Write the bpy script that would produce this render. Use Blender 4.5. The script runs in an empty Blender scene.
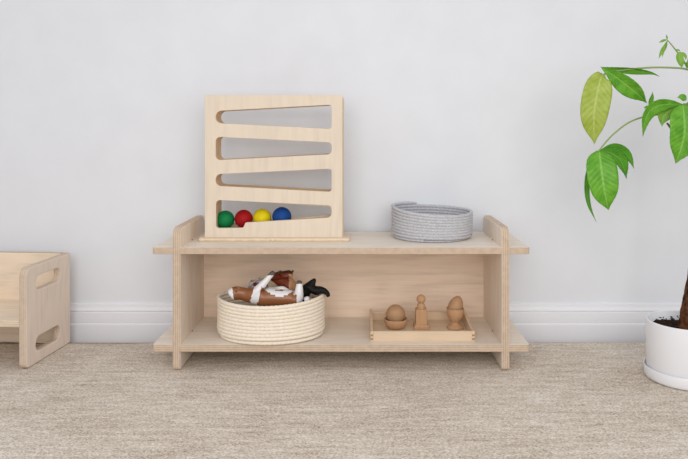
import bpy, bmesh, math, random
from mathutils import Vector, Matrix, noise
random.seed(7)
PI = math.pi
scene = bpy.context.scene
COL = scene.collection

# ------------------------------------------------------------------ camera
F = 680.0; CX, CY, CZ = 0.0612, -1.983, 0.7035; HX, HY = 362.0, 129.0
cam_d = bpy.data.cameras.new('camera'); cam = bpy.data.objects.new('camera', cam_d); COL.objects.link(cam)
cam.location = (CX, CY, CZ); cam.rotation_euler = (PI/2, 0, 0)
cam_d.sensor_width = 36; cam_d.lens = 36*F/688
cam_d.shift_x = -(HX-344)/688; cam_d.shift_y = -(229.5-HY-.6)/688
cam_d.clip_start = 0.05
scene.camera = cam
scene.view_settings.view_transform = 'Standard'; scene.view_settings.look = 'None'
scene.view_settings.gamma = 1; scene.view_settings.exposure = 0.0

def P(px, py, y):
    """place a point measured on the photograph at world depth y"""
    D = y-CY
    return Vector(((px-HX)*D/F+CX, y, CZ-(py-HY)*D/F))

# ------------------------------------------------------------------ materials
def lin(c):
    return tuple(((v/255)/12.92 if v/255 <= .04045 else ((v/255+.055)/1.055)**2.4) for v in c)+(1,)

def new_mat(name, col=(200,200,200), rough=.6, spec=.4):
    m = bpy.data.materials.new(name); m.use_nodes = True
    nt = m.node_tree; b = nt.nodes['Principled BSDF']
    b.inputs['Base Color'].default_value = lin(col); b.inputs['Roughness'].default_value = rough
    b.inputs['Specular IOR Level'].default_value = spec
    return m, nt, b

def nd(nt, t, **kw):
    n = nt.nodes.new(t)
    for k, v in kw.items():
        if k in n.inputs: n.inputs[k].default_value = v
        else: setattr(n, k, v)
    return n

def ramp(nt, fac, stops):
    r = nt.nodes.new('ShaderNodeValToRGB'); e = r.color_ramp.elements
    while len(e) < len(stops): e.new(.5)
    for i, (p, c) in enumerate(stops):
        e[i].position = p; e[i].color = lin(c)
    nt.links.new(fac, r.inputs[0]); return r.outputs[0]

def bump(nt, b, h, strength, dist):
    n = nd(nt, 'ShaderNodeBump', Strength=strength, Distance=dist)
    nt.links.new(h, n.inputs['Height']); nt.links.new(n.outputs[0], b.inputs['Normal'])

def mul(c, k): return tuple(max(0, min(255, v*k)) for v in c)

WC = {}
def wood(axis, col=(226,209,187), contrast=1.0, tag='birch', rough=.55):
    key = (axis, col, contrast, tag)
    if key in WC: return WC[key]
    m, nt, b = new_mat('%s_wood_grain_%s' % (tag, axis), col, rough, .3)
    tc = nt.nodes.new('ShaderNodeTexCoord')
    def mapped(along, across):
        s = [across]*3; s['XYZ'.index(axis)] = along
        mp = nd(nt, 'ShaderNodeMapping'); mp.inputs['Scale'].default_value = s
        nt.links.new(tc.outputs['Object'], mp.inputs[0]); return mp.outputs[0]
    n1 = nd(nt, 'ShaderNodeTexNoise', Scale=1.0, Detail=4.0, Roughness=.6)
    nt.links.new(mapped(6, 90), n1.inputs['Vector'])
    # slow figure: noise contour lines
    n2 = nd(nt, 'ShaderNodeTexNoise', Scale=1.0, Detail=1.0, Roughness=.4)
    nt.links.new(mapped(2.2, 9), n2.inputs['Vector'])
    ml = nd(nt, 'ShaderNodeMath', operation='MULTIPLY'); ml.inputs[1].default_value = 45
    nt.links.new(n2.outputs[0], ml.inputs[0])
    sn = nd(nt, 'ShaderNodeMath', operation='SINE'); nt.links.new(ml.outputs[0], sn.inputs[0])
    mm = nd(nt, 'ShaderNodeMath', operation='MULTIPLY_ADD'); mm.inputs[1].default_value = .09; 
    nt.links.new(sn.outputs[0], mm.inputs[0]); nt.links.new(n1.outputs[0], mm.inputs[2])
    k = .030*contrast
    out = ramp(nt, mm.outputs[0], [(.25, mul(col, 1-k*1.4)), (.5, col), (.75, mul(col, 1+k*.7))])
    nt.links.new(out, b.inputs['Base Color'])
    WC[key] = m; return m

def ply(axis, col=(200,177,154)):
    """edge of plywood: stripes across the thickness"""
    key = ('ply', axis, col)
    if key in WC: return WC[key]
    m, nt, b = new_mat('plywood_edge_%s' % axis, col, .65, .25)
    tc = nt.nodes.new('ShaderNodeTexCoord'); sp = nt.nodes.new('ShaderNodeSeparateXYZ')
    nt.links.new(tc.outputs['Object'], sp.inputs[0])
    ml = nd(nt, 'ShaderNodeMath', operation='MULTIPLY'); ml.inputs[1].default_value = 2*PI/.0058
    nt.links.new(sp.outputs['XYZ'.index(axis)], ml.inputs[0])
    sn = nd(nt, 'ShaderNodeMath', operation='SINE'); nt.links.new(ml.outputs[0], sn.inputs[0])
    ns = nd(nt, 'ShaderNodeTexNoise', Scale=60.0, Detail=3.0)
    nt.links.new(tc.outputs['Object'], ns.inputs['Vector'])
    ad = nd(nt, 'ShaderNodeMath', operation='MULTIPLY_ADD'); ad.inputs[1].default_value = .3
    nt.links.new(sn.outputs[0], ad.inputs[0]); nt.links.new(ns.outputs[0], ad.inputs[2])
    out = ramp(nt, ad.outputs[0], [(.18, mul(col, .90)), (.45, col), (.8, mul(col, 1.05))])
    nt.links.new(out, b.inputs['Base Color'])
    WC[key] = m; return m

def speckle(name, c1, c2, scale, rough=.9, bstr=.3, bd=.001, detail=3.0, lo=.35, hi=.65):
    m, nt, b = new_mat(name, c1, rough, .15)
    tc = nt.nodes.new('ShaderNodeTexCoord')
    ns = nd(nt, 'ShaderNodeTexNoise', Scale=scale, Detail=detail)
    nt.links.new(tc.outputs['Object'], ns.inputs['Vector'])
    nt.links.new(ramp(nt, ns.outputs[0], [(lo, c1), (hi, c2)]), b.inputs['Base Color'])
    if bstr: bump(nt, b, ns.outputs[0], bstr, bd)
    return m

# ------------------------------------------------------------------ object helpers
def tag(o, label=None, cat=None, group=None, kind=None):
    if label: o['label'] = label
    if cat: o['category'] = cat
    if group: o['group'] = group
    if kind: o['kind'] = kind
    return o

def thing(name, label, cat, loc, rz=0, group=None):
    o = bpy.data.objects.new(name, None); COL.objects.link(o)
    o.location = loc; o.rotation_euler = (0, 0, rz); o.empty_display_size = .05
    return tag(o, label, cat, group)

def base_of(parent):
    v = Vector((0,0,0))
    while parent is not None:
        v += parent.location; parent = parent.parent
    return v

def obj(name, me, mats=None, parent=None, origin=None, local=False):
    """me: a mesh in world coordinates (or local=True: already in the parent's)"""
    if isinstance(me, bmesh.types.BMesh):
        bm = me; me = bpy.data.meshes.new(name); bm.to_mesh(me); bm.free()
    me.name = name
    if mats is not None:
        if not isinstance(mats, (list, tuple)): mats = [mats]
        idx = [p.material_index for p in me.polygons]
        me.materials.clear()
        for m in mats: me.materials.append(m)
        if len(mats) > 1: me.polygons.foreach_set('material_index', idx)
    o = bpy.data.objects.new(name, me); COL.objects.link(o)
    if parent is not None: o.parent = parent
    if not local:
        off = base_of(parent) if parent is not None else Vector(origin or (0,0,0))
        me.transform(Matrix.Translation(-off))
        if parent is None: o.location = off
    me.update(); return o

def smooth(me_or_bm, on=True):
    if isinstance(me_or_bm, bmesh.types.BMesh):
        for f in me_or_bm.faces: f.smooth = on
    else:
        for p in me_or_bm.polygons: p.use_smooth = on
    return me_or_bm

def evaluated(ob):
    dg = bpy.context.evaluated_depsgraph_get(); dg.update()
    me = bpy.data.meshes.new_from_object(ob.evaluated_get(dg))
    d = ob.data; bpy.data.objects.remove(ob)
    return me

def rounded(pts, rads, n=6):
    """2D polygon with rounded corners"""
    out = []; N = len(pts)
    if not isinstance(rads, (list, tuple)): rads = [rads]*N
    for i in range(N):
        p = Vector(pts[i]); a = Vector(pts[i-1])-p; b = Vector(pts[(i+1) % N])-p
        r = rads[i]
        if r <= 0: out.append(tuple(p)); continue
        ang = a.angle(b); t = r/math.tan(ang/2); t = min(t, a.length*.499, b.length*.499); r = t*math.tan(ang/2)
        c = p+(a.normalized()+b.normalized()).normalized()*(r/math.sin(ang/2))
        p0 = p+a.normalized()*t-c; p1 = p+b.normalized()*t-c
        a0 = math.atan2(p0.y, p0.x); d = math.atan2(p1.y, p1.x)-a0
        while d > PI: d -= 2*PI
        while d < -PI: d += 2*PI
        for k in range(n+1):
            q = a0+d*k/n; out.append((c.x+r*math.cos(q), c.y+r*math.sin(q)))
    return out

def plate(loops, axis, w0, w1, bev=.0015):
    """flat board: 2D loops (first outline, then holes) thick along `axis` from w0 to w1.
    loops in (y,z) for X, (x,z) for Y, (x,y) for Z. material 0 on faces, 1 on cut edges"""
    cu = bpy.data.curves.new('c', 'CURVE'); cu.dimensions = '2D'; cu.fill_mode = 'BOTH'
    for lp in loops:
        s = cu.splines.new('POLY'); s.points.add(len(lp)-1); s.use_cyclic_u = True
        for i, p in enumerate(lp): s.points[i].co = (p[0], p[1], 0, 1)
    t = w1-w0
    cu.extrude = t/2-bev; cu.bevel_depth = bev; cu.bevel_resolution = 1; cu.offset = -bev
    ob = bpy.data.objects.new('c', cu); COL.objects.link(ob)
    me = evaluated(ob)
    mid = (w0+w1)/2
    for v in me.vertices:
        a, b_, c = v.co
        if axis == 'X': v.co = (c+mid, a, b_)
        elif axis == 'Y': v.co = (a, -c+mid, b_)
        else: v.co = (a, b_, c+mid)
    bm = bmesh.new(); bm.from_mesh(me)
    bmesh.ops.remove_doubles(bm, verts=bm.verts, dist=1e-6)
    bmesh.ops.recalc_face_normals(bm, faces=bm.faces)
    ai = 'XYZ'.index(axis)
    for f in bm.faces:
        f.material_index = 0 if abs(f.normal[ai]) > .7 else 1
        f.smooth = False
    me2 = bpy.data.meshes.new('plate'); bm.to_mesh(me2); bm.free()
    return me2

def rect(x0, y0, x1, y1): return [(x0,y0),(x1,y0),(x1,y1),(x0,y1)]

def box_bm(x0, x1, y0, y1, z0, z1, bev=0, seg=2, bm=None):
    b = bmesh.new()
    bmesh.ops.create_cube(b, size=1)
    for v in b.verts:
        v.co = ((x0+x1)/2+v.co.x*(x1-x0), (y0+y1)/2+v.co.y*(y1-y0), (z0+z1)/2+v.co.z*(z1-z0))
    if bev: bmesh.ops.bevel(b, geom=b.edges[:], offset=bev, segments=seg, affect='EDGES', profile=.5)
    if bm is not None:
        me = bpy.data.meshes.new('t'); b.to_mesh(me); b.free(); bm.from_mesh(me); return bm
    return b

def lathe(profile, c, seg=64):
    """profile [(r,z)...] about the vertical through c"""
    bm = bmesh.new(); rings = []
    for r, z in profile:
        if r < 1e-6: rings.append([bm.verts.new((c[0], c[1], c[2]+z))])
        else: rings.append([bm.verts.new((c[0]+r*math.cos(2*PI*k/seg), c[1]+r*math.sin(2*PI*k/seg), c[2]+z)) for k in range(seg)])
    for a, b in zip(rings, rings[1:]):
        for k in range(seg):
            k2 = (k+1) % seg
            if len(a) == 1 and len(b) == 1: break
            if len(a) == 1: bm.faces.new((a[0], b[k2], b[k]))
            elif len(b) == 1: bm.faces.new((a[k], a[k2], b[0]))
            else: bm.faces.new((a[k], a[k2], b[k2], b[k]))
    bmesh.ops.recalc_face_normals(bm, faces=bm.faces)
    return smooth(bm)

def ball_bm(c, r, scale=(1,1,1), rot=None, seg=40):
    bm = bmesh.new(); bmesh.ops.create_uvsphere(bm, u_segments=seg, v_segments=seg//2, radius=r)
    M = Matrix.Translation(c) @ (rot or Matrix.Identity(4)) @ Matrix.Diagonal((*scale, 1))
    bm.transform(M); return smooth(bm)

def tube(pts, radii, seg=8, bm=None, mod=None, cap=True):
    own = bm is None
    if own: bm = bmesh.new()
    N = len(pts); prev = None; rings = []
    if not isinstance(radii, (list, tuple)): radii = [radii]*N
    up = Vector((0,0,1))
    for i in range(N):
        t = (pts[min(i+1, N-1)]-pts[max(i-1, 0)]).normalized()
        if prev is None:
            a = up if abs(t.z) < .9 else Vector((1,0,0)); u = t.cross(a).normalized()
        else: u = (prev-t*prev.dot(t)).normalized()
        prev = u; v = t.cross(u)
        rings.append([bm.verts.new(pts[i]+(u*math.cos(2*PI*k/seg)+v*math.sin(2*PI*k/seg))*radii[i]*(mod(i,k) if mod else 1)) for k in range(seg)])
    for a, b in zip(rings, rings[1:]):
        for k in range(seg):
            f = bm.faces.new((a[k], a[(k+1)%seg], b[(k+1)%seg], b[k])); f.smooth = True
    if cap:
        bm.faces.new(rings[0][::-1]); bm.faces.new(rings[-1])
    return bm

def spline(ctrl, n=10):
    """Catmull-Rom through Vectors"""
    c = [ctrl[0]*2-ctrl[1]]+list(ctrl)+[ctrl[-1]*2-ctrl[-2]]; out = []
    for i in range(1, len(c)-2):
        for k in range(n):
            t = k/n; a, b, d, e = c[i-1], c[i], c[i+1], c[i+2]
            out.append(.5*((2*b)+(d-a)*t+(2*a-5*b+4*d-e)*t*t+(3*b-a-3*d+e)*t**3))
    out.append(ctrl[-1].copy()); return out

def skin_mesh(verts, edges, sub=2):
    """verts [(Vector, radius)], first is the root"""
    me = bpy.data.meshes.new('s'); me.from_pydata([v for v, r in verts], edges, [])
    ob = bpy.data.objects.new('s', me); COL.objects.link(ob)
    ob.modifiers.new('k', 'SKIN')
    for i, (v, r) in enumerate(verts):
        s = me.skin_vertices[0].data[i]
        s.radius = (r, r) if not isinstance(r, tuple) else r
        s.use_root = (i == 0)
    m = ob.modifiers.new('u', 'SUBSURF'); m.levels = m.render_levels = sub
    return smooth(evaluated(ob))

# ------------------------------------------------------------------ the setting
FLOOR = -.018; WALL_Y = .333
m_wall = speckle('painted_wall', (226,227,231), (229,230,234), 8, .85, .05, .0005)
m_trim, nt, b = new_mat('white_trim_paint', (234,234,238), .45, .4)
o = obj('wall_back', box_bm(-4, 4, WALL_Y, WALL_Y+.1, FLOOR, 2.6), m_wall); tag(o, 'plain white painted wall behind the low shelf', kind='structure')
m_floor = wood('X', (120,92,68), 1.5, 'dark_floor')
o = obj('floor', box_bm(-4, 4, -6, WALL_Y+.1, FLOOR-.1, FLOOR), m_floor); tag(o, 'floor under the rug', kind='structure')

# moulded baseboard, profile (distance out of the wall, height above floor)
prof = [(0,.1315),(.004,.1310),(.0065,.129),(.007,.125),(.0075,.1195),(.0095,.114),(.0128,.1095),(.0130,.1065),(.0112,.1050),(.0105,.1035),(.0128,.1010),
        (.0133,.094),(.0136,.080),(.0133,.0690),(.0118,.0670),(.0118,.0655),(.0152,.0635),(.0160,.060),(.016,.0),(0,.0)]
bm = bmesh.new(); A = []; B = []
for d, z in prof:
    A.append(bm.verts.new((-4, WALL_Y-d, FLOOR+z))); B.append(bm.verts.new((4, WALL_Y-d, FLOOR+z)))
for i in range(len(prof)-1): bm.faces.new((A[i], A[i+1], B[i+1], B[i]))
bm.faces.new(A); bm.faces.new(B[::-1]); bmesh.ops.recalc_face_normals(bm, faces=bm.faces)
o = obj('baseboard_back', bm, m_trim); tag(o, 'white moulded baseboard along the wall', kind='structure')

# rug -------------------------------------------------------------
m_rug, nt, b = new_mat('woven_beige_rug', (190,178,165), .95, .1)
tc = nt.nodes.new('ShaderNodeTexCoord')
def mp(s):
    q = nd(nt, 'ShaderNodeMapping'); q.inputs['Scale'].default_value = s
    nt.links.new(tc.outputs['Object'], q.inputs[0]); return q.outputs[0]
na = nd(nt, 'ShaderNodeTexNoise', Scale=1.0, Detail=3.0, Roughness=.65); nt.links.new(mp((210, 300, 200)), na.inputs['Vector'])
nb = nd(nt, 'ShaderNodeTexNoise', Scale=1.0, Detail=3.0, Roughness=.6); nt.links.new(mp((9, 60, 10)), nb.inputs['Vector'])
nc = nd(nt, 'ShaderNodeTexNoise', Scale=1.0, Detail=4.0, Roughness=.6); nt.links.new(mp((3, 5, 5)), nc.inputs['Vector'])
def math2(op, a, bv, c=None):
    n = nd(nt, 'ShaderNodeMath', operation=op); nt.links.new(a, n.inputs[0])
    if isinstance(bv, (int, float)): n.inputs[1].default_value = bv
    else: nt.links.new(bv, n.inputs[1])
    if c is not None:
        if isinstance(c, (int, float)): n.inputs[2].default_value = c
        else: nt.links.new(c, n.inputs[2])
    return n.outputs[0]
s = math2('MULTIPLY_ADD', na.outputs[0], .72, math2('MULTIPLY_ADD', nb.outputs[0], .26, math2('MULTIPLY', nc.outputs[0], .18)))
c = ramp(nt, s, [(.43, (152,135,118)), (.52, (197,182,166)), (.595, (212,199,184)), (.70, (236,227,215))])
# dark specks
nv = nd(nt, 'ShaderNodeTexNoise', Scale=1.0, Detail=2.0); nt.links.new(mp((130, 260, 160)), nv.inputs['Vector'])
sp_ = ramp(nt, nv.outputs[0], [(.27, (120,98,78)), (.36, (255,255,255))])
mx = nd(nt, 'ShaderNodeMix', data_type='RGBA', blend_type='MULTIPLY'); mx.inputs[0].default_value = .75
nt.links.new(c, mx.inputs[6]); nt.links.new(sp_, mx.inputs[7]); nt.links.new(mx.outputs[2], b.inputs['Base Color'])
bump(nt, b, na.outputs[0], .6, .003)
bm = bmesh.new(); RX0, RX1, RY0, RY1 = -2.4, 2.4, -3.4, .268
nx, ny = 240, 180
prof = [(RY0, FLOOR), (RY0, -.004)]+[(RY0+.004+(RY1-.008-RY0)*j/ny, 0) for j in range(ny+1)]+[(RY1-.001, -.0015), (RY1, -.005), (RY1, FLOOR)]
grid = []
for i in range(nx+1):
    x = RX0+(RX1-RX0)*i/nx
    wob = .0015*noise.noise(Vector((x*6, 0, 3)))-.010*max(0, min(1, (-.55-x)/.15))
    grid.append([bm.verts.new((x, y+(wob if y > .2 else 0), z if z < -.003 else z-.0006*abs(noise.noise(Vector((x*9, y*9, 0)))))) for y, z in prof])
for i in range(nx):
    for j in range(len(prof)-1):
        f = bm.faces.new((grid[i][j], grid[i+1][j], grid[i+1][j+1], grid[i][j+1])); f.smooth = True
bm.faces.new(grid[0]); bm.faces.new(grid[-1][::-1])
# underside
bm.faces.new([g[0] for g in grid]+[g[-1] for g in grid[::-1]])
bmesh.ops.recalc_face_normals(bm, faces=bm.faces)
o = obj('rug', bm, m_rug, origin=(0, -.8, FLOOR)); tag(o, 'large flat-woven beige rug covering the floor up to the wall', 'rug')

# ------------------------------------------------------------------ low shelf
BIRCH = (234,218,201)
w_top = wood('X', (233,221,207)); w_side = wood('Z', BIRCH); w_back = wood('X', (236,213,191), 1.5, 'figured_birch')
shelf = thing('low_shelf', 'long low birch plywood shelf with two boards slotted through rounded side panels', 'shelf', (0, .15, 0))
ZT0, ZT1, ZB0, ZB1 = .3400, .3595, .0550, .0755
XI, XO = .469, .492
for s_ in (-1, 1):
    a, b_ = sorted((s_*XI, s_*XO))
    lp = rounded(rect(-.001, 0.0, .309, .418), [.012, .012, .028, .03])
    obj('side_panel', plate([lp], 'X', a, b_, .0045), [w_side, ply('X')], shelf)
for z0, z1 in ((ZT0, ZT1), (ZB0, ZB1)):
    lp = rounded(rect(-.5510, 0, .5510, .311), [.010]*4)
    obj('shelf_board', plate([lp], 'Z', z0, z1, .0012), [w_top, ply('Z')], shelf)
obj('back_panel', plate([rect(-XI-.001, ZB1-.001, XI+.001, ZT0+.001)], 'Y', .299, .311, .0008), [w_back, ply('Y')], shelf)
# slot ends of the halved joints, tiny solid blocks coloured dark as the shade in the gaps
m_gap_shade, _, _ = new_mat('painted_gap_shade', (60,48,38), .9, .1)
for z in (ZT1, ZB1):
    for s_ in (-1, 1):
        obj('slot_shade_block', box_bm(s_*XI-.0020, s_*XI+.0020, .134, .142, z-.004, z+.0012, .0004, 1), m_gap_shade, shelf)

# ------------------------------------------------------------------ ball tracker
TF = .117; TS = F/(TF-CY)
def tp(px, py): return ((px-HX)/TS+CX, CZ-(py-.6-HY)/TS)
TR = (224,208,188)
w_tf = wood('Z', TR, .8, 'maple')
w_te = ply('Y', (220,194,162))
XL, ZT = tp(204.8, 95); XR, _ = tp(342.3, 95); TB = .3712
slots = [
    ([tp(215.7,123.0), tp(331.6,128.9), tp(331.6,104.7), tp(215.7,111.0)], [.0185,.009,.009,.0185]),
    ([tp(215.7,160.2), tp(331.6,154.2), tp(331.6,142.5), tp(215.7,136.8)], [.014,.013,.013,.014]),
    ([tp(215.7,185.8), tp(331.6,191.9), tp(331.6,168.8), tp(215.7,174.2)], [.0165,.009,.009,.0165]),
]
slot4_front = ([tp(216.0,228.2), tp(243.2,227.8), tp(245.4,222.6), tp(331.6,217.5), tp(331.6,205.5), tp(216.0,200.0)], [.010,.006,.004,.016,.013,.012])
xg, zg = -.3697, .4205
def ramp_z(x): return zg-.0290+.045*(x-xg)
slot4_core = ([(slot4_front[0][0][0], ramp_z(-.40)), (.035-.075, ramp_z(-.04)), (-.0327, tp(331,206.5)[1]-.002), tp(216.0,200.0)], [.010,.013,.013,.012])
trk = thing('ball_tracker', 'square wooden ball run with four zigzag slots standing on the shelf top', 'toy', ((XL+XR)/2, .16, ZT1))
def loops(s4):
    return [rounded(p, r) for p, r in slots+[s4]]
outl = rounded(rect(XL, TB, XR, ZT), [.001, .001, .007, .004])
outc = rounded(rect(XL+.002, TB, XR+.003, ZT-.003), [.001, .001, .008, .006])
obj('front_panel', plate([outl]+loops(slot4_front), 'Y', TF, TF+.012, .0008), [w_tf, w_te], trk)
obj('inner_ramps', plate([outc]+loops(slot4_core), 'Y', TF+.0122, TF+.0722, .0004), [w_tf, ply('Y', (222,192,155))], trk)
slot4_back = ([tp(216.0,227.5), tp(331.6,217.5), tp(331.6,205.5), tp(216.0,200.0)], [.010,.016,.013,.012])
obj('back_panel', plate([outc]+loops(slot4_back), 'Y', TF+.0724, TF+.0844, .0008), [w_tf, w_te], trk)
bx0 = P(197.7, 240, .10).x; bx1 = P(349.8, 240, .10).x
obj('base_board', plate([rounded(rect(bx0, .100, bx1, .219), .010)], 'Z', ZT1+.0002, TB, .003), [wood('X', TR, .8, 'maple'), ply('Z', (226,203,172))], trk)
# dowel pins seen on the front edge of the base
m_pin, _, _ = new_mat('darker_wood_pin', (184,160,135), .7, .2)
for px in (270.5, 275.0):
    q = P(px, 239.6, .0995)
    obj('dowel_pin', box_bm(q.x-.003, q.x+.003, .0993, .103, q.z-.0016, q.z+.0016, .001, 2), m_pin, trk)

# balls
for nm, px, r, col in (('green', 225.3, .0285, (10,120,66)), ('red', 243.7, .0285, (158,14,20)), ('yellow', 262.1, .0287, (222,200,10)), ('blue', 281.8, .0300, (20,68,136))):
    m, nt, b = new_mat('%s_painted_ball' % nm, col, .6, .2)
    tc = nt.nodes.new('ShaderNodeTexCoord'); ns = nd(nt, 'ShaderNodeTexNoise', Scale=35.0, Detail=3.0)
    nt.links.new(tc.outputs['Object'], ns.inputs['Vector'])
    nt.links.new(ramp(nt, ns.outputs[0], [(.3, mul(col, .93)), (.7, mul(col, 1.05))]), b.inputs['Base Color'])
    y = TF+.0422; x = P(px, 218, y).x; z = ramp_z(x)+r*1.001
    where = {'green': 'lowest at the left end of the bottom slot', 'red': 'second in the bottom slot, beside the green one',
             'yellow': 'third in the bottom slot, between red and blue', 'blue': 'last in the bottom slot, touching the yellow one'}[nm]
    tag(obj('ball', ball_bm((x, y, z), r), m, origin=(x, y, z)), '%s wooden ball, %s' % (nm, where), 'ball', 'balls in the ball run')

# ------------------------------------------------------------------ coiled rope baskets
def rope_basket(cx, cy, z0, radf, a, b_, pitch, turns, rr, end_ang, lumps, direction=1, waist=None, segs=None):
    """one helical rope; radf(h in 0..1) scales the oval a x b_; ends at angle end_ang"""
    segs = segs or lumps*5
    n = int(turns*segs); pts = []; rad = []
    for i in range(n+1):
        u = i/segs                                   # turns from the bottom
        ang = end_ang-direction*2*PI*(turns-u)
        h = u*pitch; hh = min(1, u/turns); s = radf(hh)
        w = 1+.006*noise.noise(Vector((math.cos(ang)*1.3, math.sin(ang)*1.3, h*20)))
        zz = z0+rr+h+(waist(ang, hh) if waist else 0)
        if u < 1: zz = max(z0+rr, z0+rr+h*u)
        pts.append(Vector((cx+a*s*w*math.cos(ang), cy+b_*s*w*math.sin(ang), zz)))
        tail = min(1, (n-i)/(segs*.035)); rad.append(rr*(.35+.65*math.sqrt(tail)))
    def mod(i, k):
        ph = 2*PI*(i/segs)*lumps
        return 1+.09*math.sin(ph+k*2*PI/8)
    bm = tube(pts, rad, 8, None, mod)
    # coiled base: concentric turns
    s = radf(0)
    prof = [(0, .003)]; k = 0
    bmd = bmesh.new(); seg = 96; N = 10; rings = []
    for j in range(N*4+1):
        t = j/(N*4); zz = z0+.004+.0018*abs(math.sin(t*N*PI))
        rings.append([bmd.verts.new((cx+max(t, .001)*a*s*math.cos(2*PI*q/seg), cy+max(t, .001)*b_*s*math.sin(2*PI*q/seg), zz)) for q in range(seg)])
    low = [bmd.verts.new((cx+a*s*math.cos(2*PI*q/seg), cy+b_*s*math.sin(2*PI*q/seg), z0+.0008)) for q in range(seg)]
    rings.append(low)
    for r0, r1 in zip(rings, rings[1:]):
        for q in range(seg):
            f = bmd.faces.new((r0[q], r0[(q+1)%seg], r1[(q+1)%seg], r1[q])); f.smooth = True
    bmd.faces.new(low)
    me = bpy.data.meshes.new('t'); bmd.to_mesh(me); bmd.free(); bm.from_mesh(me)
    return bm

m_cream = speckle('cream_cotton_rope', (236,222,203), (243,232,215), 120, .9, .3, .001)
m_grey = speckle('grey_cotton_rope', (184,183,187), (202,201,204), 220, .9, .3, .001, lo=.42, hi=.60)
WB = (-.2175, .108)
def sagw(ang, h): return h*(.006+.009*math.cos(ang)**2+.001*math.cos(ang))
bk = rope_basket(WB[0], WB[1], ZB1+.0005, lambda h: .93+.07*min(1, (h/.16))**.6 if h < .16 else 1-.012*math.sin(h*PI),   .161, .121, .0096, 10.9, .0058, 2.2, 74, waist=sagw)
tag(obj('rope_basket', bk, m_cream, origin=(WB[0], WB[1], ZB1)), 'oval cream rope basket on the lower board, filled with toy animals', 'basket')
GBX, GBY = .2855, .200
bk = rope_basket(GBX, GBY, ZT1+.0005, lambda h: .945+.055*min(1, h/.14)**.6, .1250, .1250, .0094, 9.4, .0051, math.radians(108), 60, -1, waist=lambda an, h: -h*.0062*math.cos(an)-h*.009*max(0, -math.sin(an)))
tag(obj('rope_basket', bk, m_grey, origin=(GBX, GBY, ZT1)), 'empty round grey rope basket standing on the top board', 'basket')

# ------------------------------------------------------------------ toy animals in the cream basket
def spx(p, y): return (y-CY)/F*p        # pixels to metres at depth y
def animal(name, chains, sub=3, up=0):
    """chains: list of lists of (px,py,y,rpx); a first item that is an int joins onto that vertex"""
    V = []; E = []
    for ch in chains:
        prev = None
        for it in ch:
            if isinstance(it, int): prev = it; continue
            px, py, y, r = it
            V.append((P(px, py-up, y), spx(r*1.22, y))); E.append((prev, len(V)-1)) if prev is not None else None
            prev = len(V)-1
    return skin_mesh(V, E, sub)
def paint(me, fn):
    for p in me.polygons: p.material_index = fn(p.center)
def to_px(v):
    D = v.y-CY; return (v.x-CX)*F/D+HX, HY+(CZ-v.z)*F/D
mt_brown, _, _ = new_mat('glossy_brown_plastic', (142,88,52), .28, .5)
mt_white, _, _ = new_mat('white_plastic', (232,230,230), .35, .5)
mt_hoof, _, _ = new_mat('grey_brown_hoof', (92,80,74), .45, .4)
mt_rust, _, _ = new_mat('rust_brown_plastic', (110,44,18), .4, .4)
mt_tan, _, _ = new_mat('tan_plastic', (186,140,104), .5, .3)
mt_black, _, _ = new_mat('black_plastic', (10,7,7), .5, .25)
mt_grey, _, _ = new_mat('pale_grey_plastic', (190,184,182), .5, .4)
mt_dark, _, _ = new_mat('dark_brown_plastic', (60,36,26), .4, .4)

# cow lying on its back, head to the left
t_y = .055
me = animal('a', [
    [(270,299,t_y,7.5),(258,298.5,t_y,7.6),(248,296.5,t_y,6.2),(242,294.5,t_y,5.2),(236,293.8,t_y-.003,6.2),(231.5,295.5,t_y-.006,5.6),(229.6,297,t_y-.007,4.4)],   # 0-5
    [0,(282,299.5,t_y,7.6),(293,299.5,t_y,7.4),(299,300,t_y,6)],
    [1,(258,291,t_y-.010,4.2),(266,282,t_y-.006,2.7),(271,276,t_y-.002,2.2),(274.5,272.5,t_y,2.4)],   # near front leg 9-12
    [9,(299,292,t_y-.010,3.9),(299.5,286,t_y-.006,2.6),(299,281,t_y-.004,2.5)],          # near hind leg
    [0,(275,292,t_y+.018,3.4),(283,290,t_y+.020,2.6),(289,294,t_y+.014,2.4)],              # folded far foreleg
], up=1.8)
def pa(c):
    x, y = to_px(c)
    if y < 274.8 and x < 280: return 2
    if y < 283 and x > 292: return 2
    y += 1.8
    if x < 232.4+.12*(y-290): return 1
    if y < 289 and 262 < x < 276: return 1
    if y < 291 and 268 < x < 292: return 1
    if 251 < x-.25*(300-y) < 258.5: return 1
    if x > 293.5 and not (y > 296 and x < 296.5): return 1
    cyb = 289+6*math.sin((x-266)/28*PI) if 264 < x < 295 else 0
    if 264 < x < 295 and abs(y-cyb) < 2.7: return 1
    return 0
paint(me, pa)
o = tag(obj('toy_cow', me, [mt_brown, mt_white, mt_hoof], origin=P(270,299,t_y)), 'brown and white toy cow lying on its back on top of the cream basket', 'toy animal', 'toy animals in the cream basket')
e = ball_bm(P(238.5,288.0,t_y-.012), .0050, (1,.5,1)); obj('ear', e, mt_brown, o)
e = ball_bm(P(236.2,291.0,t_y-.0215), .0026, (1,.5,1)); obj('eye', e, mt_dark, o)

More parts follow.
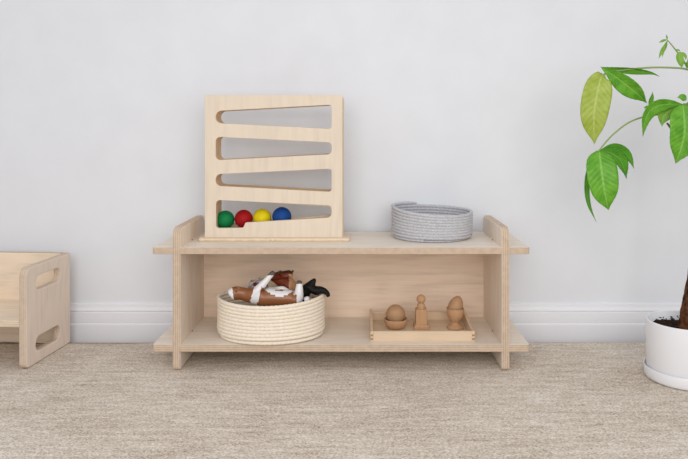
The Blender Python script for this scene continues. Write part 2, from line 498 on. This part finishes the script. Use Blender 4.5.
# rust brown animal behind it
t_y = .125
me = animal('b', [
    [(281,286,t_y,8.5),(280.5,279.5,t_y,8.0),(285,276.5,t_y,6.6),(289.5,273.5,t_y,4.2),(292.5,271.2,t_y,2.0)],
    [0,(292,288,t_y,7.5),(298,290,t_y,5)],
    [1,(275,275.5,t_y,4.0),(273,272.8,t_y,2.0)],
])
def pb(c):
    x, y = to_px(c)
    if x > 289 and y > 273.5: return 1
    if y < 272.6: return 2
    return 0
paint(me, pb)
o = tag(obj('toy_bull', me, [mt_rust, mt_tan, mt_dark], origin=P(281,286,t_y)), 'rust brown toy animal with tan flank, behind the upturned cow', 'toy animal', 'toy animals in the cream basket')
h = tube(spline([P(291,272.5,t_y), P(292.8,270.8,t_y), P(292.9,269,t_y)], 5), [.004,.0038,.0036,.0034,.003,.0028,.0025,.002,.0015,.001,.0005], 8); obj('horn', h, mt_dark, o)

# pale grey animal
t_y = .130
me = animal('c', [
    [(258,288,t_y,6),(255,284,t_y,4.6),(252,283,t_y,3.0),(249,286,t_y,2.2)],
    [0,(264,286,t_y,4.0),(268,284,t_y,3.0)],
    [1,(257,280,t_y,2.2),(258.5,277.2,t_y,1.6)],
])
paint(me, lambda c: 1 if (to_px(c)[0] > 253 and 282 < to_px(c)[1] < 285.5) else 0)
tag(obj('toy_animal', me, [mt_grey, mt_rust], origin=P(258,288,t_y)), 'pale grey toy animal with an upright ear, at the left back of the basket', 'toy animal', 'toy animals in the cream basket')

# black animal leaning over the right rim
t_y = .085
me = animal('d', [
    [(309,296,t_y,7),(309,290,t_y,6.4),(310.5,286,t_y,5.2),(313,282,t_y,2.6),(315.6,278.6,t_y,1.3)],
    [1,(315,291,t_y,5.2),(320,290,t_y,3.6),(324.5,290.8,t_y,2.6),(327.8,293.6,t_y,2.1),(328.6,297.5,t_y,2.0)],
    [0,(303,297,t_y+.01,5)],
], up=.8)
tag(obj('toy_animal', me, [mt_black], origin=P(309,296,t_y)), 'black toy animal with a leg hooked over the right rim of the basket', 'toy animal', 'toy animals in the cream basket')
# small white one buried beside it
t_y = .060
me = animal('e', [[(306,301,t_y,4),(307,298,t_y,3),(310,299,t_y,2.4)]])
tag(obj('toy_animal', me, [mt_white], origin=P(306,301,t_y)), 'white toy, only a foot showing between the cow and the black animal', 'toy animal', 'toy animals in the cream basket')

# ------------------------------------------------------------------ wooden tray
TW = (220,194,165); w_tray = wood('X', TW, 1.0, 'beech'); w_tray2 = wood('Y', mul(TW,.97), 1.0, 'beech')
w_end, _, _ = new_mat('beech_end_grain', (168,124,88), .7, .2)
tx0, tx1, ty0, ty1 = P(370.4, 341, .0275).x, P(474.9, 341, .0275).x, .0275, .250
tray = thing('wooden_tray', 'shallow finger-jointed wooden tray on the lower board holding three wooden toys', 'tray', ((tx0+tx1)/2, (ty0+ty1)/2, ZB1))
z0 = ZB1+.0003
obj('tray_bottom', box_bm(tx0+.005, tx1-.005, ty0+.005, ty1-.005, z0+.001, z0+.0055), wood('X', (222,200,172), 1.0, 'beech_floor'), tray)
obj('front_wall', box_bm(tx0+.0085, tx1-.0085, ty0, ty0+.0085, z0, z0+.031, .0012), w_tray, tray)
obj('back_wall', box_bm(tx0+.0085, tx1-.0085, ty1-.0085, ty1, z0, z0+.031, .0012), w_tray, tray)
for s_ in (-1, 1):
    a, b_ = (tx0, tx0+.0085) if s_ < 0 else (tx1-.0085, tx1)
    lp = rounded([(ty0+.0004, z0), (ty1, z0), (ty1, z0+.041), (ty0+.16, z0+.0405), (ty0+.04, z0+.031), (ty0+.0004, z0+.031)], [.001,.001,.008,.06,.06,.001], 8)
    w = obj('side_wall', plate([lp], 'X', a, b_, .0012), [w_tray2, w_tray], tray)
    for zz in (.0055, .0165):
        obj('finger_joint', box_bm(a+.0008, b_-.0008, ty0-.0001, ty0+.004, z0+zz, z0+zz+.0055, .0003, 1), w_end, w)

# ------------------------------------------------------------------ toys on the tray
TOY = (194,152,114); w_toy = wood('Z', TOY, 1.3, 'toy_beech', .5); w_toy2 = wood('X', mul(TOY,.93), 1.6, 'toy_beech_dark', .5)
tz = z0+.0056
cx, cy = .1665, .147
pr = [(0,0),(.020,0),(.0225,.0008),(.030,.008),(.0352,.018),(.0372,.030),(.0366,.0312),(.0350,.0305),(.032,.020),(.026,.011),(.014,.0068),(0,.006)]
tag(obj('small_bowl', lathe(pr, (cx, cy, tz)), w_toy, origin=(cx, cy, tz)), 'small turned wooden bowl at the left of the tray', 'bowl')
r = .0300; zc = tz+.0062+r+.0075
tag(obj('wooden_ball', ball_bm((cx, cy, zc), r), w_toy2, origin=(cx, cy, zc)), 'plain brown wooden ball sitting in the small bowl', 'ball')

cx, cy = .2465, .150
bm = bmesh.new()
def ring(h, z, c=.12):
    k = h*(1-c); return [bm.verts.new((cx+x, cy+y, tz+z)) for x, y in ((-k,-h),(k,-h),(h,-k),(h,k),(k,h),(-k,h),(-h,k),(-h,-k))]
lv = [(.0215,0,.06),(.0228,.0015,.06),(.0228,.0105,.06),(.0215,.0135,.08),(.0178,.0155,.1),(.0176,.0590,.1),(.0166,.0615,.15)]
rg = [ring(h, z, c) for h, z, c in lv]
bm.faces.new(rg[0][::-1])
for a, b_ in zip(rg, rg[1:]):
    for k in range(8): bm.faces.new((a[k], a[(k+1)%8], b_[(k+1)%8], b_[k]))
# round socket in the top
top = rg[-1]; circ = lambda r_, z: [bm.verts.new((cx+r_*math.cos(q), cy+r_*math.sin(q), tz+z)) for q in [math.atan2(v.co.y-cy, v.co.x-cx) for v in top]]
c1 = circ(.0135, .0615); c2 = circ(.0135, .030)
for a, b_ in ((top, c1), (c1, c2)):
    for k in range(8): bm.faces.new((a[k], a[(k+1)%8], b_[(k+1)%8], b_[k]))
bm.faces.new(c2); bmesh.ops.recalc_face_normals(bm, faces=bm.faces)
tag(obj('peg_stand', bm, w_toy, origin=(cx, cy, tz)), 'square wooden box with flared foot, holding the peg doll mid-tray', 'toy')
pr = [(0,.031),(.0125,.031),(.0125,.066),(.0122,.072),(.0095,.0765),(.0072,.0785)]
hr = .0143; hz = .0905
pr += [(hr*math.cos(q), hz+hr*math.sin(q)) for q in [-.95+(.95+PI/2)*k/14 for k in range(14)]]+[(0, hz+hr)]
tag(obj('peg_doll', lathe(pr, (cx, cy, tz), 40), w_toy, origin=(cx, cy, tz)), 'round-headed wooden peg doll standing in the square box', 'toy')

cx, cy = .3530, .148
pr = [(0,0),(.0245,0),(.0262,.0015),(.0262,.0045),(.0235,.0085),(.014,.0125),(.0098,.0165),(.0100,.0195),(.0165,.0255),(.0235,.036),(.0262,.048),(.0272,.0615),(.0266,.0632),(.0250,.0620),
      (.0240,.050),(.0200,.038),(.010,.031),(0,.030)]
tag(obj('egg_cup', lathe(pr, (cx, cy, tz)), w_toy, origin=(cx, cy, tz)), 'turned wooden egg cup on a round foot at the right of the tray', 'egg cup')
bm = bmesh.new(); bmesh.ops.create_uvsphere(bm, u_segments=40, v_segments=24, radius=1)
for v in bm.verts:
    k = 1-.16*v.co.z; v.co = (v.co.x*.0225*k, v.co.y*.0225*k, v.co.z*.0310)
bm.transform(Matrix.Translation((cx+.0022, cy, tz+.0710)) @ Matrix.Rotation(math.radians(20), 4, 'Y'))
tag(obj('wooden_egg', smooth(bm), w_toy2, origin=(cx, cy, tz+.07)), 'brown wooden egg leaning in the egg cup', 'egg')

# ------------------------------------------------------------------ cube chair at the left
rz = -math.atan2(.019, .247)
front = Vector((-.9215, .007, 0.0))
chair = thing('cube_chair', 'birch plywood cube chair with handle slots in its side, cut by the left edge', 'chair', front, rz)
W, DP, H, T = .37, .258, .2975, .0235
CH = (228,211,195); ws = wood('Z', CH, .9, 'chair_birch'); wx = wood('X', (235,216,193), 1.3, 'chair_birch_warm')
for x0 in (-T, -W):
    hole1 = rounded(rect(.053, .221, .192, .262), .0195); hole2 = rounded(rect(.053, .036, .192, .079), .0205)
    lp = rounded(rect(0, 0.0003, DP, H), [.018, .006, .006, .026])
    obj('side_panel', plate([lp, hole1, hole2], 'X', x0, x0+T, .0045), [ws, ply('X', (205,184,163))], chair, local=True)
obj('seat', plate([rounded(rect(-W+T, .004, -T, DP-.015), .001)], 'Z', .1225, .1430, .0015), [wx, ply('Z', (222,202,178))], chair, local=True)
obj('backrest', plate([rounded(rect(-W+T, .0006, -T, H), .001)], 'Y', DP-.016, DP-.001, .0015), [wx, ply('Y', (196,164,130))], chair, local=True)

# ------------------------------------------------------------------ potted plant
PX, PY = .979, -.058
m_pot, nt, b = new_mat('matt_white_ceramic', (232,231,233), .38, .45)
pr = [(r_*1.039, z_) for r_, z_ in [(0,0.0005),(.097,.0005),(.1045,.0025),(.1068,.0075),(.1078,.033),(.1066,.0345),(.1054,.033),(.1022,.009),(.0985,.006),(0,.006)]]
tag(obj('plant_saucer', lathe(pr, (PX, PY, 0), 96), m_pot, origin=(PX, PY, 0)), 'white round saucer under the plant pot', 'saucer')
plant = thing('potted_money_tree', 'green leafy tree with brown trunk in a white cylinder pot, right edge', 'plant', (PX, PY, .0062))
pr = [(r_*1.089, z_) for r_, z_ in [(0,.0064),(.088,.0064),(.0935,.010),(.0955,.020),(.0978,.160),(.0970,.1638),(.0950,.1645),(.0930,.1630),(.0925,.135),(0,.135)]]
obj('pot', lathe(pr, (PX, PY, 0), 96), m_pot, plant)
# soil
m_soil = speckle('dark_bark_soil', (16,11,9), (62,42,30), 90, .95, .8, .004)
bm = bmesh.new(); N = 46; vs = []
rings = []
for j in range(N//2+1):
    rr = .1005*j/(N//2)
    rings.append([bm.verts.new((PX+max(rr,.0004)*math.cos(2*PI*k/72), PY+max(rr,.0004)*math.sin(2*PI*k/72),
        .137+.005*noise.noise(Vector((rr*60*math.cos(2*PI*k/72), rr*60*math.sin(2*PI*k/72), 2)))+.003*random.random()+.006*(1-rr/.092))) for k in range(72)])
for a, b_ in zip(rings, rings[1:]):
    for k in range(72): bm.faces.new((a[k], a[(k+1)%72], b_[(k+1)%72], b_[k]))
soil = obj('soil', bm, m_soil, plant)
bm = bmesh.new()
for _ in range(100):
    r_ = .096*math.sqrt(random.random()); q = random.random()*2*PI
    p = Vector((PX+r_*math.cos(q), PY+r_*math.sin(q), .144+.008*random.random()+.004*(1-r_/.09)))
    d = Vector((random.uniform(-1,1), random.uniform(-1,1), random.uniform(-.2,.9))).normalized()*random.uniform(.004,.010)
    tube([p-d*.5, p, p+d*.5], [.0012,.0018,.0008], 5, bm)
ch = obj('bark_chips', bm, speckle('bark_chip', (30,20,15), (84,58,42), 200, .9, 0), soil, local=False); ch['kind'] = 'stuff'

m_bark = speckle('brown_bark', (38,24,17), (112,66,38), 55, .85, .8, .004, 5.0)
ptsT = spline([Vector((PX+.007, PY, .130)), Vector((PX+.010, PY, .17)), Vector((PX+.023, PY+.002, .26)), Vector((PX+.038, PY+.004, .40)), Vector((PX+.050, PY+.004, .58)), Vector((PX+.038, PY, .74)), Vector((PX+.036, PY, .90))], 8)
radT = [(.032-.018*min(1, i/28)-.006*max(0,(i-24)/24)) for i in range(len(ptsT))]
obj('trunk', tube(ptsT, radT, 20, None, lambda i, k: 1+.06*math.sin(k*1.9+i*.6)+.03*math.sin(i*2.1)), m_bark, plant)

m_stem, _, _ = new_mat('green_stem', (138,160,92), .5, .4)
m_twig, _, _ = new_mat('brown_twig', (112,88,76), .7, .3)

def leaf_mat(name, c_dark, c_light, vein):
    m, nt, b = new_mat(name, c_dark, .38, .4)
    uv = nt.nodes.new('ShaderNodeUVMap'); sp = nt.nodes.new('ShaderNodeSeparateXYZ'); nt.links.new(uv.outputs[0], sp.inputs[0])
    def M(op, a, b2=None, c3=None):
        n = nd(nt, 'ShaderNodeMath', operation=op)
        for i, q in enumerate((a, b2, c3)):
            if q is None: continue
            if isinstance(q, (int, float)): n.inputs[i].default_value = q
            else: nt.links.new(q, n.inputs[i])
        return n.outputs[0]
    av = M('ABSOLUTE', sp.outputs[1])
    wv = M('SINE', M('MULTIPLY_ADD', sp.outputs[0], 75.0, M('MULTIPLY', av, -14.0)))
    veins = M('POWER', M('MAXIMUM', wv, 0), 7.0)
    mid = M('LESS_THAN', av, .07)
    f = M('MINIMUM', M('MULTIPLY_ADD', veins, .24, M('MULTIPLY', mid, .8)), 1)
    tc = nt.nodes.new('ShaderNodeTexCoord'); ns = nd(nt, 'ShaderNodeTexNoise', Scale=40.0, Detail=3.0); nt.links.new(tc.outputs['Object'], ns.inputs['Vector'])
    basec = ramp(nt, ns.outputs[0], [(.35, c_dark), (.65, c_light)])
    mx = nd(nt, 'ShaderNodeMix', data_type='RGBA'); nt.links.new(f, mx.inputs[0]); nt.links.new(basec, mx.inputs[6]); mx.inputs[7].default_value = lin(vein)
    nt.links.new(mx.outputs[2], b.inputs['Base Color'])
    bump(nt, b, M('MULTIPLY', wv, -1), .25, .002)
    tr = nd(nt, 'ShaderNodeBsdfTranslucent'); nt.links.new(mx.outputs[2], tr.inputs[0])
    ms = nd(nt, 'ShaderNodeMixShader'); ms.inputs[0].default_value = .3
    nt.links.new(b.outputs[0], ms.inputs[1]); nt.links.new(tr.outputs[0], ms.inputs[2])
    nt.links.new(ms.outputs[0], nt.nodes['Material Output'].inputs[0])
    return m
lm_mid = leaf_mat('mid_green_leaf', (94,166,36), (124,192,56), (154,208,100))
lm_deep = leaf_mat('deep_green_leaf', (72,146,20), (96,170,34), (130,188,76))
lm_pale = leaf_mat('yellow_green_leaf', (166,186,66), (186,202,96), (200,212,124))
lm_new = leaf_mat('fresh_green_leaf', (122,176,58), (148,194,80), (176,210,112))

WT = {'oval': [0,.34,.66,.86,.97,1,.98,.90,.76,.56,.32,.13,0], 'lance': [0,.22,.45,.66,.84,.96,1,.97,.86,.68,.44,.18,0], 'obov': [.15,.66,.88,.97,1,1,.98,.94,.86,.72,.50,.22,0]}
def leaf(parent, pts, width, roll=0, mat=None, shape='lance', fold=.18, label=None):
    """pts: (px,py,y) along the midrib; width in px; roll turns the blade out of the picture plane (deg)"""
    c = spline([P(*p) for p in pts], 8); n = len(c)-1
    L = sum((b-a).length for a, b in zip(c, c[1:])); acc = 0
    W = spx(width, pts[0][2])/2; tab = WT[shape]; bm = bmesh.new(); uvl = bm.loops.layers.uv.new('UVMap'); rows = []; us = []
    NV = 6
    for i, p in enumerate(c):
        if i: acc += (c[i]-c[i-1]).length
        u = acc/L; t = (c[min(i+1, n)]-c[max(i-1, 0)]).normalized()
        x = u*(len(tab)-1); k = min(int(x), len(tab)-2); w = (tab[k]*(1-(x-k))+tab[k+1]*(x-k))*W
        side = Vector((0,-1,0)).cross(t)
        side = side.normalized() if side.length > .05 else Vector((1,0,0))
        nrm = t.cross(side).normalized()
        side = Matrix.Rotation(math.radians(roll), 3, t) @ side; nrm = Matrix.Rotation(math.radians(roll), 3, t) @ nrm
        row = []
        for j in range(-NV, NV+1):
            v = j/NV; rip = .025*W*math.sin(u*75-abs(v)*14)*abs(v)
            row.append((bm.verts.new(p+side*w*v+nrm*(abs(v)*w*fold+rip)), u, v))
        rows.append(row)
    for a, b_ in zip(rows, rows[1:]):
        for j in range(2*NV):
            q = (a[j], a[j+1], b_[j+1], b_[j])
            try: f = bm.faces.new([x[0] for x in q])
            except ValueError: continue
            f.smooth = True
            for lp, x in zip(f.loops, q): lp[uvl].uv = (x[1], x[2])
    # thickness
    me = bpy.data.meshes.new('leaf'); bm.to_mesh(me); bm.free()
    ob = bpy.data.objects.new('l', me); COL.objects.link(ob); s = ob.modifiers.new('s', 'SOLIDIFY'); s.thickness = .0006; s.offset = 0
    me = evaluated(ob)
    o = obj('leaf', me, mat or lm_mid, parent)
    if label: o['label'] = label
    return o
def stalk(ctrl, r0, r1, parent, mat=None, name='leaf_stalk'):
    c = spline([P(*q) for q in ctrl], 8); n = len(c)
    return obj(name, tube(c, [spx(r0+(r1-r0)*i/(n-1), ctrl[0][2]) for i in range(n)], 8), mat or m_stem, parent)
Y0 = -.05
# main branch out of the trunk, just right of the frame
br = stalk([(708,150,Y0),(704,128,Y0),(699,108,Y0),(695,88,Y0),(690,68,Y0)], 4, 1.8, plant, m_twig, 'branch')
tw = stalk([(700,142,Y0),(684,139,Y0-.01),(674,131,Y0-.02),(667,122.5,Y0-.02)], 1.8, 1.0, plant, m_twig, 'branch')
# upper stalk with the big yellow-green leaf
sA = stalk([(688,69,Y0),(680,67.6,Y0-.01),(660,66.8,Y0-.02),(640,67.6,Y0-.03),(620,70,Y0-.035),(604,73.5,Y0-.04)], 1.0, .8, plant)
yA = Y0-.04
leaf(sA, [(603,73.5,yA),(600,80,yA-.01),(594.5,108,yA-.02),(593.8,128,yA-.01),(594.5,143.5,yA)], 28.5, 8, lm_pale, 'obov', .10, 'large pale yellow-green hanging leaf')
leaf(sA, [(600.5,66.2,yA),(614,75,yA-.01),(631,88,yA-.012),(641,96.5,yA),(647,102.5,yA+.01)], 19, 35, lm_mid, 'lance', .3)
leaf(sA, [(602,66.5,yA+.005),(620,68.5,yA+.01),(640,70.5,yA+.015),(652,72.5,yA+.01),(660,76,yA)], 9, 50, lm_mid, 'lance', .3)
# lower stalk, cluster of drooping leaves
sB = stalk([(688,112,Y0+.01),(668,113,Y0+.01),(645,116,Y0),(628,122.5,Y0-.005),(613,134,Y0-.01),(603,145,Y0-.015),(598,152,Y0-.02)], .9, .75, plant)
yB = Y0-.02
leaf(sB, [(599,150,yB-.004),(601,166,yB-.022),(603.5,184,yB-.026),(606,198,yB-.02),(608.5,209.5,yB-.01)], 30, 6, lm_mid, 'obov', .14, 'broad green leaf with small pale holes')
leaf(sB, [(598,150.5,yB),(609,152,yB),(619,158,yB+.004),(623.5,167,yB+.004),(626.5,178,yB)], 17, -25, lm_deep, 'lance', .18)
leaf(sB, [(600,149.5,yB+.006),(613,147.5,yB+.012),(624,152,yB+.016),(630,159,yB+.016),(634,168,yB+.012)], 12, -20, lm_deep, 'lance', .18)
leaf(sB, [(595,154,yB+.006),(588.5,168,yB+.012),(586.8,186,yB+.014),(589,204,yB+.014),(596.5,222,yB+.01)], 5, 10, lm_deep, 'lance', .2)
# right-hand cluster
yC = Y0-.05
sC = stalk([(694,112,Y0),(690,106,Y0-.02),(684,103.5,yC)], 1.6, 1.2, plant)
leaf(sC, [(684,104,yC),(668,103.5,yC-.006),(654,107,yC-.008),(646,117,yC-.006),(642.6,136,yC)], 15, -22, lm_mid, 'lance', .2)
leaf(sC, [(682,104,yC+.014),(673,108,yC+.016),(665,114,yC+.014),(662.5,120,yC+.01),(662,126,yC+.008)], 16, 10, lm_new, 'lance', .2)
leaf(sC, [(682.5,104,yC-.006),(684,116,yC-.018),(684.5,132,yC-.022),(681,148,yC-.016),(675.5,163,yC-.008)], 30, 4, lm_mid, 'obov', .14)
leaf(sC, [(685,104,yC+.002),(692,120,yC),(694,136,yC),(690,150,yC)], 22, 10, lm_deep, 'lance', .15)
leaf(sC, [(686,103,yC-.002),(698,100,yC-.01),(712,106,yC-.012),(720,122,yC)], 18, 10, lm_mid, 'lance', .15)
leaf(sC, [(686.5,99.5,yC-.004),(682,96.5,yC-.008),(677,97,yC-.008)], 7, 5, lm_mid, 'oval', .1)
# small upright folded leaf
sD = stalk([(672,108,Y0-.01),(660,110,Y0-.02),(649.5,106.5,Y0-.03)], .8, .6, plant)
leaf(sD, [(649,106.5,Y0-.03),(650,101,Y0-.03),(652,95,Y0-.03),(652.5,90.8,Y0-.03)], 5.2, 15, lm_mid, 'oval', .5)
leaf(sD, [(649.5,105,Y0-.03),(646.5,106.5,Y0-.032),(643.5,107.5,Y0-.03)], 2.4, 20, lm_mid, 'lance', .3)
# young shoots at the top
sE = stalk([(687,66,Y0),(681.5,57,Y0-.005),(673,46,Y0-.01),(667.5,39.6,Y0-.012)], 1.0, .5, plant)
yE = Y0-.012
leaf(sE, [(667.5,39.5,yE),(665.5,45,yE),(662,51,yE),(658.5,58,yE)], 4.2, 10, lm_new, 'lance', .3)
leaf(sE, [(667.5,39.5,yE),(664,47,yE-.002),(663,52,yE),(662.5,57,yE)], 2.6, 20, lm_new, 'lance', .3)
leaf(sE, [(667.5,39,yE),(664,39.8,yE),(661,41,yE),(658.5,42,yE)], 2.6, 20, lm_new, 'lance', .3)
leaf(sE, [(667.3,39.5,yE),(667,37.5,yE),(666.3,34,yE)], 1.8, 0, lm_new, 'lance', .3)
leaf(sE, [(680,51.5,yE),(679.5,57,yE-.004),(681,62,yE-.004),(682,67,yE)], 7, 10, lm_new, 'obov', .3)
leaf(sE, [(681,51.5,yE),(683.5,53,yE),(685.5,56,yE),(686,59.5,yE)], 3.0, 10, lm_new, 'lance', .3)
leaf(sE, [(680.5,51,yE),(678,49.3,yE),(675,49.5,yE)], 1.8, 10, lm_new, 'lance', .3)
leaf(sE, [(687,66.5,yE),(690,60,yE),(694,58,yE),(699,62,yE)], 8, 10, lm_new, 'lance', .3)
leaf(sE, [(686.5,67.5,yE),(688.5,63,yE),(690,60,yE)], 6, 0, lm_deep, 'oval', .2)

# ------------------------------------------------------------------ light
world = bpy.data.worlds.new('daylight'); scene.world = world; world.use_nodes = True
bg = world.node_tree.nodes['Background']; bg.inputs[0].default_value = (.94, .963, 1.0, 1); bg.inputs[1].default_value = .76
d = bpy.data.lights.new('window_daylight', 'AREA'); d.shape = 'RECTANGLE'; d.size = 2.2; d.size_y = 1.5; d.energy = 33; d.color = (1.0, .99, .975)
o = bpy.data.objects.new('window_daylight', d); COL.objects.link(o); o.location = (.15, -2.45, 1.15)
o.rotation_euler = (Vector((.1, .33, .5))-o.location).to_track_quat('-Z', 'Y').to_euler()
